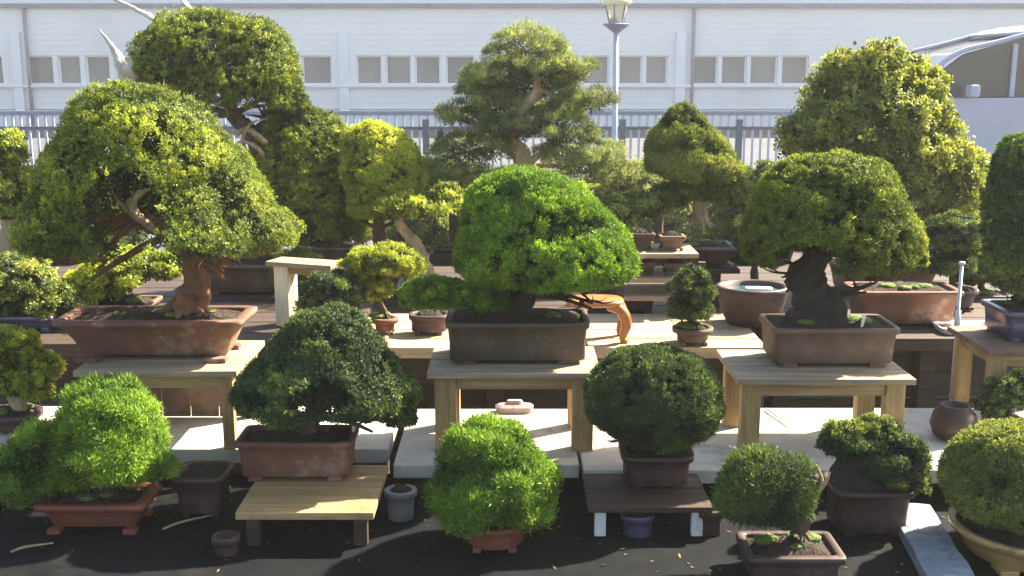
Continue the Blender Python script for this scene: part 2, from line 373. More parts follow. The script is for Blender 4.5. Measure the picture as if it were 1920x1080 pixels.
def stand(name, x0, x1, y0, y1, z0, z1, label, mt=GREYW, ml=WOODZ, legw=.05, top=.018, apron=.04, over=.02, rz=0, planks=2, panel=None):
    cx, cy = (x0+x1)/2, (y0+y1)/2; wx, wy = x1-x0, y1-y0
    o = empty(name, (cx, cy, z0), label, 'stand', rz=rz)
    H = z1-z0
    bm = bmesh.new(); dp = wy/planks
    for i in range(planks): box(bm, (0, -wy/2+dp*(i+.5), H-top/2), (wx, dp-.004, top), .003)
    link('stand_top', bm, mt, o)
    lx, ly = wx/2-over-legw/2, wy/2-over-legw/2
    for sx in (-1, 1):
        for sy in (-1, 1):
            bm = bmesh.new(); box(bm, (sx*lx, sy*ly, (H-top)/2), (legw, legw*.8, H-top), .003); link('leg', bm, ml, o)
    if apron:
        for sy in (-1, 1):
            bm = bmesh.new(); box(bm, (0, sy*ly, H-top-apron/2-.001), (2*lx-legw-.002, legw*.45, apron), .002); link('apron', bm, WOODX, o)
        for sx in (-1, 1):
            bm = bmesh.new(); box(bm, (sx*lx, 0, H-top-apron/2-.001), (legw*.45, 2*ly-legw*.8-.002, apron), .002); link('apron', bm, WOODX, o)
    if panel:
        bm = bmesh.new()
        for k in range(4):
            pw = (2*lx-legw)/4
            box(bm, (-lx+legw/2+pw*(k+.5), ly-.01, (H-top)/2), (pw-.004, .014, H-top-.01), .002)
        link('back_panel', bm, panel, o)
    return o
SZ = .745
s0, s1 = Dz(700, SZ), Dz(652, SZ)
stand('plant_stand', XX(800, SZ, s0), XX(1128, SZ, s0), s0, s1+.02, TZ, SZ, 'wooden stand with ochre apron carrying the vivid green juniper', legw=.062, planks=2)
stand('plant_stand', XX(1385, SZ-.01, s0-.04), XX(1722, SZ-.01, s0-.04), s0-.03, s1+.02, TZ, SZ-.01, 'ochre wooden stand carrying the brown pot, legs against white bench', legw=.055, planks=3)
stand('plant_stand', XX(130, SZ, s0), XX(440, SZ, s0), s0+.02, s1+.1, TZ, SZ, 'wooden stand with boarded back under the widest terracotta pot', legw=.035, planks=3, panel=BROWNP)
stand('plant_stand', XX(1845, SZ, Dz(640, SZ)-.1), XX(2080, SZ, Dz(640, SZ)-.1), Dz(640, SZ)-.14, Dz(640, SZ)+.2, TZ, SZ+.005, 'reddish wooden stand cut off by the right edge', mt=BROWNP, legw=.05)
dd = Dz(962, TZ)
stand('plant_stand', XX(440, TZ, dd), XX(700, TZ, dd), dd, Dz(905, TZ)+.14, FZ, TZ, 'low ochre wooden stand with sunlit top under the flat brown pot', mt=WOODX, ml=DARKW, legw=.035, top=.02, apron=0, planks=2)
stand('plant_stand', XX(1105, TZ-.01, dd), XX(1345, TZ-.01, dd), Dz(945, TZ), Dz(905, TZ)+.12, FZ, TZ-.01, 'low dark wooden stand under the round dark green tree', mt=DARKW, ml=WHITEP, legw=.03, top=.016, apron=0, planks=2)
zz = .90
stand('plant_stand', XX(500, zz, 4.0), XX(640, zz, 4.0), 3.97, 4.09, MZ, zz, 'cream wooden stand with a bright post left of the small dark shrub', mt=GREYW, ml=CREAMW, legw=.06, rz=R(-20), planks=2, apron=.03)

# ------------------------------------------------------------------ pots
def pot(parent, w_, d_, h, shape='rect', mat=TERRA, soil=True, feet=True, flare=.12, lip=.012, moss=True, seed=1, z=0):
    power = {'rect': 14, 'round': 2, 'oval': 2.6, 'soft': 5}[shape]
    bm = bmesh.new(); sd_ = 72 if power > 5 else 48
    f0 = .012 if feet else 0
    g0 = -flare*h*1.0
    wt = max(lip*.8, .008)
    prof = [(g0, f0), (g0+.004, f0+.004), (g0*.55, f0+(h-f0)*.45), (-.002, h-.02), (.001, h-.018), (lip*.6, h-.017), (lip*.7, h-.002), (lip*.45, h), (-wt, h), (-wt-.002, h-.004), (-wt-.005, h-.03)]
    prof = [(g-lip*.7, z) for g, z in prof]
    loft(bm, prof, w_, d_, power, sd_, wob=.006)
    p = link('pot', bm, mat, parent, True); p.location.z = z
    me = p.data
    if feet:
        for sx in (-1, 1):
            for sy in (-1, 1):
                bm = bmesh.new(); k = .34 if power > 5 else .26
                box(bm, (sx*w_*k, sy*d_*k, .007), (w_*.12, d_*.16, .014), .003); link('foot', bm, mat, p)
    if soil:
        bm = bmesh.new(); n = 26
        vs = {}
        for i in range(n+1):
            for j in range(n+1):
                u, v = i/n*2-1, j/n*2-1
                if power < 5:    # square to disc
                    x, y = u*math.sqrt(1-v*v/2), v*math.sqrt(1-u*u/2)
                else: x, y = u, v
                r = max(abs(u), abs(v))
                zz = h-.014+.028*(1-r*r)+.008*noise.noise(Vector((x*w_*60, y*d_*60, seed)))
                vs[i, j] = bm.verts.new((x*(w_/2-wt*1.3-lip*.7), y*(d_/2-wt*1.3-lip*.7), zz))
        for i in range(n):
            for j in range(n): bm.faces.new((vs[i, j], vs[i+1, j], vs[i+1, j+1], vs[i, j+1]))
        s = link('soil', bm, SOIL, p, True)
        if moss:
            rnd = random.Random(seed)
            for k in range(5):
                bm = bmesh.new()
                t = rnd.random()*6.28; q = rnd.uniform(.3, .75); rr = rnd.uniform(.012, .035)
                M = Matrix.Translation((math.cos(t)*q*w_*.42, math.sin(t)*q*d_*.42, h+.006)) @ Matrix.Diagonal((rr, rr*.8, rr*.35, 1))
                bmesh.ops.create_icosphere(bm, subdivisions=2, radius=1, matrix=M)
                for v in bm.verts: v.co += Vector((0, 0, .006))*noise.noise(v.co*90)
                link('moss', bm, MOSS, s, True)
    return p

# ------------------------------------------------------------------ foliage
def snoise(rg, freq, octv=3, aniso=1.6):
    Ks, Ph, Am = [], [], []
    for o in range(octv):
        k = rg.normal(size=(10, 3))*freq*(2.1**o); k[:, 2] *= aniso
        Ks.append(k); Ph.append(rg.uniform(0, 6.28, 10)); Am.append(np.full(10, .55**o))
    K, F, A = np.concatenate(Ks), np.concatenate(Ph), np.concatenate(Am)
    def f(p): return (np.sin(p@K.T+F)*A).sum(1)/4.0
    return f
def shellpts(rg, rows, n, amp=.07, thick=.10, freq=14, holes=()):
    """rows: (z, cx, cy, rx, ry) from the top down; points on the closed surface of those sections"""
    rows = np.array(sorted(rows, key=lambda r: r[0]))
    zz = np.linspace(rows[0, 0], rows[-1, 0], 240)
    I = [np.interp(zz, rows[:, 0], rows[:, i]) for i in range(1, 5)]
    ker = np.hanning(27); ker /= ker.sum()
    I = [np.convolve(np.pad(a, 13, mode='edge'), ker, 'valid') for a in I]
    # round off the top
    H = zz[-1]-zz[0]; cap = np.sqrt(np.clip(1-np.clip((zz-(zz[-1]-.10*H))/(.10*H), 0, 1)**2, 0, 1))*.9+.1*(zz < zz[-1]-.1*H)
    cap = np.where(zz < zz[-1]-.10*H, 1, np.sqrt(np.clip(1-((zz-(zz[-1]-.10*H))/(.10*H))**2, 0, 1)))
    bot = np.where(zz > zz[0]+.07*H, 1, .8+.2*np.sqrt(np.clip(1-(((zz[0]+.07*H)-zz)/(.07*H))**2, 0, 1)))
    I[2] *= cap*bot; I[3] *= cap*bot
    R = (I[2]+I[3])/2; sl = np.gradient(R, zz)
    wgt = R*np.sqrt(1+np.clip(sl, -6, 6)**2)+1e-6
    n2 = int(n*1.6)
    ix = rg.choice(len(zz), n2, p=wgt/wgt.sum()); th = rg.uniform(0, 2*math.pi, n2)
    c, s_ = np.cos(th), np.sin(th)
    z = zz[ix]+rg.uniform(-.5, .5, n2)*(zz[1]-zz[0])
    N = np.stack([c/np.maximum(I[2][ix], .01), s_/np.maximum(I[3][ix], .01), np.zeros(n2)], 1); N /= np.linalg.norm(N, axis=1)[:, None]
    N[:, 2] = -np.clip(sl[ix], -4, 4); N /= np.linalg.norm(N, axis=1)[:, None]
    P = np.stack([I[0][ix]+I[2][ix]*c, I[1][ix]+I[3][ix]*s_, z], 1)
    f = snoise(rg, freq); v = f(P); e = .004
    g = np.stack([(f(P+np.eye(3)[i]*e)-v)/e for i in range(3)], 1)
    Rm = R.max()
    dep = rg.exponential(.35, n2); dep = np.clip(dep, 0, 1)
    P = P+N*(Rm*(amp*v-thick*dep))[:, None]
    N = N-g*(Rm*amp*.8); N /= np.linalg.norm(N, axis=1)[:, None]
    f2 = snoise(rg, freq*2.2, 2, 1); gap = f2(P)
    keep = (gap > -.45) | (dep > .55)
    for h in holes:
        q = (((P-np.array(h[0]))/np.array(h[1]))**2).sum(1); keep &= q > rg.uniform(.75, 1.15, n2)
    P, N, v, dep = P[keep][:n], N[keep][:n], v[keep][:n], dep[keep][:n]
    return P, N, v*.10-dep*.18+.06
def leafmesh(name, blobs, mat, parent, seed, tufts=2500, per=14, L=.016, W=.006, pad=.3, padflat=.65, spread=.7, inner=.35, up=.45, pads=1.0, holes=.0, shellmin=-.55, outw=.3, face=.16, shells=(), amp=.07, thick=.10, freq=14, hole=()):
    """blobs: (centre(3), radii(3)) local metres. Leaf quads in tufts over the pads of each blob"""
    rg = np.random.default_rng(seed)
    SH = [shellpts(rg, r, int(n_), amp, thick, freq, hole) for r, n_ in shells]
    if not blobs:
        rr = shells[0][0][len(shells[0][0])//2]; blobs = [((rr[1], rr[2], rr[0]), (rr[3]*.5, rr[4]*.5, rr[3]*.4))]; tufts = 20
    Cn = np.array([b[0] for b in blobs]); Rd = np.array([b[1] for b in blobs])
    area = (Rd[:, 0]*Rd[:, 1]+Rd[:, 0]*Rd[:, 2]+Rd[:, 1]*Rd[:, 2]); area = area/area.sum()
    TC, TN, TT = [], [], []
    def unit(n):
        v = rg.normal(size=(n, 3)); return v/np.linalg.norm(v, axis=1)[:, None]
    for b in range(len(blobs)):
        c, r = Cn[b], Rd[b]; nt_ = int(tufts*area[b])+12; rm = r.mean()
        ps = pad*rm
        K = max(6, int(pads*2.4/(pad*pad)))
        u = unit(K*2); u = u[u[:, 2] > shellmin][:K]
        pc = c+u*r*rg.uniform(.78, .98, (len(u), 1))
        pr = ps*rg.uniform(.7, 1.3, (len(u), 1))*np.array([1, 1, padflat])
        ptint = rg.normal(0, .10, len(u))
        idx = rg.integers(0, len(u), nt_)
        v = unit(nt_); out = u[idx]*.7+np.array([0, 0, .6]); 
        flip = (v*out).sum(1) < -.15; v[flip] *= -1
        pos = pc[idx]+v*pr[idx]*rg.uniform(.8, 1.08, (nt_, 1))
        TC.append(pos); TN.append(v*.8+u[idx]*.6); TT.append(ptint[idx])
    TC = np.concatenate(TC); TN = np.concatenate(TN); TT = np.concatenate(TT)
    nb = len(TC)
    # drop tufts deep inside other blobs
    dmin = np.full(len(TC), 9.)
    for b in range(len(blobs)):
        q = np.linalg.norm((TC-Cn[b])/Rd[b], axis=1); dmin = np.minimum(dmin, q)
    keep = dmin > .55
    TC, TN, TT, dmin = TC[keep], TN[keep], TT[keep], dmin[keep]
    for a_, b_, t_ in SH:
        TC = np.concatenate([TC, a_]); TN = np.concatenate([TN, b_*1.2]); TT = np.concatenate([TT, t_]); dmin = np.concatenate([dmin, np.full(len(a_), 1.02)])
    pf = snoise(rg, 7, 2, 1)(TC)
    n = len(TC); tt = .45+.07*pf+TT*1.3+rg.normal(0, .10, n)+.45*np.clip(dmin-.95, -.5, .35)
    c = np.repeat(TC, per, 0); nn = np.repeat(TN, per, 0); tt = np.repeat(tt, per)
    m = len(c)
    p = c+rg.normal(size=(m, 3))*L*.45
    d = nn*outw+np.array([0, 0, up])+rg.normal(size=(m, 3))*spread
    d /= np.linalg.norm(d, axis=1)[:, None]
    tt = tt+rg.normal(0, .09, m); sz = rg.uniform(.65, 1.3, (m, 1)); LL, WW = L*sz, W*sz
    # inner, coarser leaves that close the crown
    ki = int(m*inner*(.5 if SH else 1))
    if ki:
        bi = rg.choice(len(blobs), ki, p=area); u = unit(ki)
        pi = Cn[bi]+u*Rd[bi]*rg.uniform(.45, .8, (ki, 1)); di = unit(ki)
        if SH:
            src = np.concatenate([a_ for a_, _, _ in SH]); nrm = np.concatenate([b_ for _, b_, _ in SH]); q = rg.integers(0, len(src), ki)
            rr = max(r[3] for sh, _ in shells for r in sh)
            k2 = int(ki*.92); pi[:k2] = src[q[:k2]]-nrm[q[:k2]]*rr*rg.uniform(.08, .26, (k2, 1)); u[:k2] = nrm[q[:k2]]
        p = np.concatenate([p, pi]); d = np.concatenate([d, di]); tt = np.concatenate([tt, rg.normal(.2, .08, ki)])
        LL = np.concatenate([LL, np.full((ki, 1), L*1.5)]); WW = np.concatenate([WW, np.full((ki, 1), W*2.2)]); m += ki
    if ki: nn = np.concatenate([nn, u])
    nn = nn/(np.linalg.norm(nn, axis=1)[:, None]+1e-9)
    s = np.cross(d, nn+rg.normal(size=(m, 3))*face); s /= np.linalg.norm(s, axis=1)[:, None]+1e-9
    V = np.stack([p, p+d*LL*.5+s*WW*.5, p+d*LL, p+d*LL*.5-s*WW*.5], 1).reshape(-1, 3).astype(np.float32)
    me = bpy.data.meshes.new(name); me.vertices.add(4*m); me.vertices.foreach_set('co', V.ravel())
    me.loops.add(4*m); me.loops.foreach_set('vertex_index', np.arange(4*m, dtype=np.int32))
    me.polygons.add(m); me.polygons.foreach_set('loop_start', np.arange(0, 4*m, 4, dtype=np.int32))
    me.update(calc_edges=True)
    at = me.attributes.new('tint', 'FLOAT', 'POINT'); at.data.foreach_set('value', np.repeat(np.clip(tt, 0, 1), 4).astype(np.float32))
    me.materials.append(mat)
    o = bpy.data.objects.new(name, me); C.objects.link(o); o.parent = parent
    return o

KIND = {'scale': dict(L=.0082, W=.0031, per=22, spread=.6, pad=.21, padflat=.6),
        'fine': dict(L=.0090, W=.0026, per=25, spread=.4, pad=.16, padflat=.8, up=.5),
        'needle': dict(L=.016, W=.0022, per=24, spread=.7, pad=.34, padflat=.5, up=.7),
        'broad': dict(L=.014, W=.008, per=15, spread=.9, pad=.30, padflat=.55)}
TUFT = 1.15
def bonsai(label, base, d, z0, P, blobs, trunk, leaf='juniper', kind='scale', tufts=2500, bark=BARK, seed=1, name='bonsai', cat='bonsai', limbs=True, k=1.0, dead=None, prof=(), holes=(), lift=.14, depth=.85, extra=None, limb_r=.007, **kw):
    """base: pixel column; d: depth (y) ; z0: support height"""
    x0 = XX(base, z0, d)
    root = empty(name, (x0, d, z0), label, cat)
    O = Vector((x0, d, z0)); sca = d/FPX*1.0/math.cos(PITCH)*1.0
    sca = (d*math.cos(PITCH)+(CAMZ-z0-.3)*math.sin(PITCH))/FPX
    loc = lambda px, py, dy=0: atd(px, py, d+dy)-O
    if P:
        w_, h = P['w']*sca, P['h']
        pot(root, w_, P.get('d', .7)*w_, h, P.get('shape', 'rect'), P.get('mat', TERRA), seed=seed, feet=P.get('feet', True), flare=P.get('flare', .2), lip=P.get('lip', .012), moss=P.get('moss', True))
        if P.get('rz'): root.rotation_euler.z = P['rz']
    B = []
    for b in blobs:
        px, py, rx, ry = b[:4]; dy = b[4] if len(b) > 4 else 0
        B.append((tuple(loc(px, py, dy)), (rx*sca, max(rx*sca*depth, ry*sca*.8) if len(b) < 6 else b[5], ry*sca)))
    BL = list(B)
    for pr in prof:
        dy, rows = (pr[0], pr[1:]) if not isinstance(pr[0], tuple) else (0, pr)
        for (py, l, r_) in rows[1:]:
            for f_ in (.25, .75):
                q = loc(l+(r_-l)*f_, py, dy); rx = (r_-l)*.2*sca; BL.append((tuple(q), (rx, rx, rx)))
    bm = bmesh.new(); T = [(*loc(t[0], t[1], t[3] if len(t) > 3 else 0), t[2]*sca) for t in trunk]
    tube(bm, T, 24, 12, .34, seed, .10, True)
    # flared roots at the base
    rnd = random.Random(seed*7+1)
    b0 = Vector(T[0][:3]); r0 = T[0][3]
    if P:
        for a in range(6):
            t = a*1.05+rnd.random()*.6; e = b0+Vector((math.cos(t), math.sin(t), 0))*min(r0*rnd.uniform(1.6, 2.3), r0*.6+.4*P['w']*sca*.45, P.get('d', .7)*P['w']*sca*.36)
            tube(bm, [(b0.x, b0.y, b0.z+r0*.7, r0*.5), (*(b0*.5+e*.5+Vector((0, 0, r0*.15))), r0*.33), (e.x, e.y, b0.z-.01, r0*.08)], 7, 3, .2, seed+a)
    if limbs:
        for i, (c, r) in enumerate(BL):
            cv = Vector(c); best = min(T[1:] if len(T) > 2 else T, key=lambda t: (Vector(t[:3])-cv).length+max(0, t[2]-cv.z)*.5)
            s = Vector(best[:3]); mid = s*.5+cv*.5+Vector((rnd.uniform(-.2, .2), rnd.uniform(-.2, .2), -.1))*(cv-s).length*.5
            rr = min(best[3]*.55, limb_r*k*1.3)
            tube(bm, [(*s, rr), (*mid, rr*.75), (*(cv-Vector((0, 0, r[2]*.3))), rr*.45)], 7, 4, .25, seed+i)
            for q in range(5):
                an = rnd.random()*6.28; e = cv+Vector((math.cos(an)*r[0]*.8, math.sin(an)*r[1]*.8, rnd.uniform(-.3, .5)*r[2]))
                tube(bm, [(*(mid*.4+cv*.6), rr*.5), (*((cv+e)*.5+Vector((0, 0, -.01))), rr*.3), (*e, rr*.1)], 5, 3, .2, seed+q)
    tr = link('trunk', bm, bark, root, True)
    if dead:
        for q in dead:
            bm = bmesh.new(); tube(bm, [(*loc(t[0], t[1], t[3] if len(t) > 3 else 0), t[2]*sca) for t in q], 14, 10, .45, seed+3, .15, True)
            link('deadwood', bm, JIN if q[0][2] > 4 and len(q) < 5 and q[0][1] < 200 else PBARK, root, True)
    a = dict(KIND[kind]); a['L'] *= k; a['W'] *= k; a.update(kw)
    a0 = {q: v for q, v in a.items() if q not in ('amp', 'thick', 'freq')}
    sh = []
    for pr in prof:
        dy, rows = (pr[0], pr[1:]) if not isinstance(pr[0], tuple) else (0, pr)
        rr = []
        for (py, l, r_) in rows:
            py -= lift*(r_-l)/2*(py-rows[0][0])/(rows[-1][0]-rows[0][0])
            q = loc((l+r_)/2, py, dy); ins = a['L']*.75; rx = max((r_-l)/2*sca-ins, .02); rr.append((q.z-ins*.9, q.x, q.y, rx, rx*depth))
        sh.append((rr, tufts/len(prof)))
    if sh: a['shells'] = sh; a['hole'] = [(tuple(loc(h[0], h[1], h[4])), (h[2]*sca, h[5], h[3]*sca)) for h in holes]
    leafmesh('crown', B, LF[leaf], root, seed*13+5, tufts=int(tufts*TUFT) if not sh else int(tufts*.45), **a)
    if extra:
        mt, bl, tf = extra
        BB = [(tuple(loc(b[0], b[1], b[4] if len(b) > 4 else 0)), (b[2]*sca, b[2]*sca*depth, b[3]*sca)) for b in bl]
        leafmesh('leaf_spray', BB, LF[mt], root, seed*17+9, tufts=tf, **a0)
    return root

# --- stand row
dS = Dz(690, SZ)+.13
bonsai('large cone juniper with reddish trunk in the widest terracotta pot on a stand', 300, dS+.02, SZ,
  dict(w=352, h=.13, d=.42, mat=TERRA, flare=.42, lip=.02),
  [],
  [(345, 580, 30), (366, 535, 24), (362, 490, 20), (318, 440, 16, -.02), (262, 405, 13, -.06), (238, 355, 10, -.05), (255, 300, 6)],
  'juniper', 'scale', 9500, RBARK, 3, limb_r=.011,
  dead=[[(290, 430, 6, -.08), (248, 395, 9, -.13), (255, 368, 6, -.13), (285, 352, 2, -.13)], [(262, 408, 4, -.10), (225, 382, 4, -.14), (205, 350, 1, -.15)]], prof=[[(148,200,300),(165,172,345),(200,150,388),(250,118,425),(300,92,458),(350,68,488),(400,52,515),(430,44,545),(465,38,570),(495,40,545)]], holes=[(222, 400, 70, 78, -.32, .34), (300, 500, 130, 34, -.3, .34), (262, 275, 26, 34, -.3, .14)], freq=13, amp=.042)
bonsai('vivid green dome juniper over a thick dark trunk in the long umber pot', 970, dS, SZ,
  dict(w=268, h=.128, d=.52, mat=UMBER, flare=.08, lip=.008),
  [(815, 555, 62, 30), (900, 560, 50, 26, -.05)],
  [(920, 615, 40), (945, 580, 36), (985, 550, 28), (985, 505, 18), (960, 460, 12), (980, 410, 7)],
  'vivid', 'fine', 9500, DBARK, 4, prof=[[(311,962,1020),(330,905,1070),(360,880,1102),(400,868,1137),(440,862,1165),(480,852,1186),(520,845,1198),(548,850,1200),(560,870,1190)]], amp=.04, thick=.07, lift=.26, depth=.75)
bonsai('rounded dark juniper with sunlit edge in the brown pot on the ochre trestle stand', 1548, dS, SZ-.01,
  dict(w=238, h=.12, d=.56, mat=BROWNP, flare=.10, lip=.008),
  [(1692, 490, 36, 30)],
  [(1530, 618, 50), (1535, 570, 42), (1510, 520, 30), (1540, 470, 20), (1560, 400, 10)],
  'juniper', 'scale', 8500, DBARK, 5, prof=[[(283,1535,1595),(296,1475,1650),(330,1445,1678),(380,1415,1700),(430,1400,1715),(470,1388,1724),(510,1386,1728),(530,1400,1700)]], holes=[(1530, 510, 75, 45, -.30, .25)], amp=.045, lift=.24, depth=.78)
dR = Dz(640, SZ)
bonsai('tall dark tree in the blue glazed pot cut off by the right edge', 1935, dR+.06, SZ+.005,
  dict(w=160, h=.10, d=.8, mat=BLUEP, flare=.1),
  [],
  [(1935, 580, 18), (1925, 500, 14), (1935, 400, 9), (1930, 330, 5)], 'deep', 'scale', 6500, DBARK, 6,
  extra=('vivid', [(1920, 275, 45, 22)], 250), prof=[[(255,1890,1960),(290,1862,2000),(350,1847,2020),(450,1842,2030),(530,1850,2020),(560,1870,2000)]], amp=.06)
# --- front row
dF = Dz(912, TZ)
bonsai('dark green conical tree in the flat brown pot on the low ochre stand', 562, dF+.10, TZ,
  dict(w=220, h=.115, d=.5, mat=TERRA, flare=.10, lip=.008),
  [(742, 775, 34, 30)],
  [(575, 815, 22), (585, 780, 18), (600, 740, 14), (595, 700, 9), (612, 640, 5)],
  'deep', 'scale', 8500, BARK, 7, prof=[[(570,585,650),(590,555,682),(630,515,708),(680,475,738),(730,440,765),(762,425,782),(790,430,788)]], amp=.05, lift=.20, holes=[(585, 775, 70, 30, -.28, .25)])
bonsai('dense round dark green tree in the small dark red pot', 1228, dF+.06, TZ-.01,
  dict(w=138, h=.098, d=.85, mat=DPOT, flare=.1, shape='soft'),
  [],
  [(1235, 850, 16), (1232, 820, 13), (1230, 760, 8)], 'deep', 'fine', 8000, DBARK, 8, pad=.2, prof=[[(650,1190,1275),(665,1150,1308),(700,1115,1337),(740,1095,1352),(780,1092,1358),(815,1115,1345),(835,1160,1310)]], amp=.03, thick=.06, lift=.22)
dG = Dz(1008, FZ)
bonsai('spreading tree with bright lime top in the red clay pot at bottom left', 190, dG+.09, FZ,
  dict(w=208, h=.085, d=.6, mat=TERRAR, flare=.32, lip=.018),
  [(60, 850, 66, 42), (45, 905, 60, 38), (280, 880, 42, 32), (120, 890, 50, 34)],
  [(190, 915, 22), (195, 885, 18), (175, 850, 14), (190, 790, 9), (190, 745, 5)], 'vivid', 'needle', 5200, DBARK, 9,
  pad=.38, prof=[[(702,150,225),(722,130,260),(760,125,280),(800,108,302),(850,85,308),(890,110,290)]], amp=.13, freq=16, thick=.16)
bonsai('low bushy pine in the round red pot at bottom centre', 928, Dz(1035, FZ)+.05, FZ,
  dict(w=128, h=.072, d=1, mat=TERRAR, flare=.12, shape='round'),
  [],
  [(928, 965, 12), (930, 930, 9), (922, 870, 5)], 'vivid', 'needle', 5000, BARK, 10, pad=.38, prof=[[(792,888,950),(806,858,988),(840,830,1015),(880,806,1040),(930,796,1050),(965,805,1035)]], amp=.11, freq=17, thick=.14)
bonsai('small dark tree with bleached trunk in the dull brown pot at bottom right', 1478, Dz(1085, FZ)+.03, FZ,
  dict(w=185, h=.075, d=.7, mat=DPOT, flare=.1),
  [],
  [(1500, 1000, 13), (1515, 960, 11), (1530, 900, 9), (1490, 880, 5)], 'deep', 'needle', 3400, BARK, 11,
  dead=[[(1505, 990, 5, 0), (1522, 945, 5, -.01), (1540, 905, 4, -.01), (1530, 872, 2, -.01)], [(1528, 930, 3, -.01), (1548, 905, 3, -.01), (1556, 885, 1, -.01)]], prof=[[(852,1400,1490),(870,1370,1518),(900,1354,1530),(940,1352,1520),(970,1385,1490)]], amp=.12, thick=.15)
bonsai('leaning tree with very thick dark trunk in the tall dark pot', 1622, Dz(1010, FZ)+.07, FZ,
  dict(w=155, h=.13, d=.8, mat=DPOT, flare=.08, shape='soft'),
  [(1665, 862, 68, 58), (1605, 828, 56, 30), (1702, 895, 40, 42), (1650, 812, 40, 24), (1570, 835, 32, 22)],
  [(1600, 925, 46), (1605, 880, 36), (1625, 850, 22), (1650, 830, 10)], 'deep', 'scale', 2800, DBARK, 12,
  extra=('olive', [(1590, 812, 44, 20), (1640, 798, 36, 14)], 300))
bonsai('olive green shrub in the ochre round bowl at bottom right corner', 1925, Dz(1052, FZ)+.04, FZ,
  dict(w=290, h=.085, d=1, mat=OCHREP, flare=.45, shape='round', lip=.01),
  [],
  [(1925, 975, 16), (1915, 930, 12), (1900, 870, 7)], 'olive', 'scale', 6000, DBARK, 13, prof=[[(792,1870,1960),(812,1830,2000),(850,1790,2040),(900,1766,2050),(950,1772,2050),(975,1800,2030)]], amp=.06)
bonsai('small knobbly tree with lime pads cut off by the left edge', 20, Dz(815, TZ)+.05, TZ,
  dict(w=120, h=.06, d=.8, mat=DPOT, shape='oval'),
  [(18, 655, 52, 42), (78, 692, 36, 30), (-30, 690, 50, 50), (30, 720, 40, 26), (75, 735, 30, 18)],
  [(20, 800, 16), (35, 760, 13), (15, 720, 10), (20, 670, 6)], 'lime', 'scale', 2200, PBARK, 14)
bonsai('dark bluish bush behind the red clay pot at the left edge', 30, Dz(960, FZ)+.1, FZ,
  dict(w=120, h=.05, d=.8, mat=DPOT, shape='round'),
  [(10, 950, 70, 40), (90, 935, 40, 30)], [(30, 985, 9), (30, 950, 6)], 'deep', 'needle', 900, DBARK, 15)
bonsai('small dark shrub under the red wooden stand at the right edge', 1890, Dz(815, TZ), TZ,
  dict(w=70, h=.05, d=.9, mat=DPOT, shape='round'),
  [(1885, 740, 40, 32), (1925, 730, 40, 40), (1860, 765, 28, 22)], [(1890, 800, 7), (1888, 760, 5)], 'deep', 'scale', 1100, DBARK, 16)
# --- middle row
dM = Dz(625, MZ)
bonsai('small yellow green tree with thin trunk in the tiny brown pot', 722, dM, MZ,
  dict(w=52, h=.06, d=1, mat=TERRA, shape='round'),
  [(720, 490, 66, 28), (680, 500, 40, 24), (760, 500, 36, 24), (700, 545, 34, 26)], [(720, 588, 7), (705, 545, 6), (718, 500, 4)], 'lime', 'scale', 1800, BARK, 17, k=1.1)
bonsai('little dark green ball shrub beside the cream post', 622, dM-.08, MZ,
  dict(w=80, h=.05, d=1, mat=DPOT, shape='round'),
  [(622, 552, 56, 42), (600, 575, 40, 25)], [(622, 610, 7), (622, 570, 5)], 'deep', 'scale', 1500, DBARK, 18)
bonsai('tiny grey green shrub in the olive brown cup pot on the plank bench', 1298, Dz(650, MZ)+.05, MZ,
  dict(w=78, h=.06, d=1, mat=UMBER, shape='round', flare=.25),
  [(1295, 545, 40, 36), (1300, 520, 24, 24), (1292, 580, 42, 24)], [(1298, 606, 7), (1298, 560, 4)], 'deep', 'scale', 1300, DBARK, 19)
bonsai('low leafy bush with yellow green leaves behind the widest terracotta pot', 230, dM+.25, MZ,
  dict(w=130, h=.07, d=.8, mat=BROWNP),
  [(240, 505, 80, 28), (180, 540, 60, 30), (310, 500, 40, 26)], [(230, 580, 8), (230, 530, 5)], 'lime', 'broad', 900, BARK, 20)
bonsai('brownish speckled bush behind the left end of the terracotta pot', 60, dM+.1, MZ,
  dict(w=120, h=.06, d=.8, mat=BLUEP),
  [(30, 530, 70, 46), (100, 570, 50, 34), (-10, 570, 50, 40)], [(60, 600, 8), (50, 560, 5)], 'olive', 'broad', 1500, PBARK, 21)
bonsai('small round tree behind the wide brown pot at right', 1785, dM+.45, MZ,
  dict(w=90, h=.08, d=1, mat=DPOT, shape='round'),
  [(1785, 440, 55, 40), (1780, 495, 60, 26), (1830, 490, 30, 30)], [(1785, 560, 7), (1785, 460, 4)], 'deep', 'scale', 1700, BARK, 22, k=1.1)
for i, (px, py, rx, ry, lf, lb) in enumerate(((560, 500, 44, 34, 'olive', 'small olive bush in a low pot right of the large cone juniper'), (1148, 490, 40, 34, 'olive', 'small olive bush in a low pot between the vivid dome juniper and the dark rack'), (1415, 465, 40, 32, 'deep', 'small dark bush in a low pot left of the rounded dark juniper'), (1840, 500, 40, 36, 'olive', 'small olive bush between the small round tree and the blue pot tree'))):
    bonsai(lb, px, 4.62, BZ, dict(w=90, h=.06, d=.8, mat=[UMBER, DPOT, BROWNP, DPOT][i]), [(px, py, rx, ry), (px-rx*.5, py+ry*.5, rx*.7, ry*.6), (px+rx*.6, py+ry*.4, rx*.6, ry*.6)],
      [(px, 585, 8), (px, py+ry, 6), (px, py, 4)], lf, 'scale', 1400, BARK, 130+i, k=1.1)
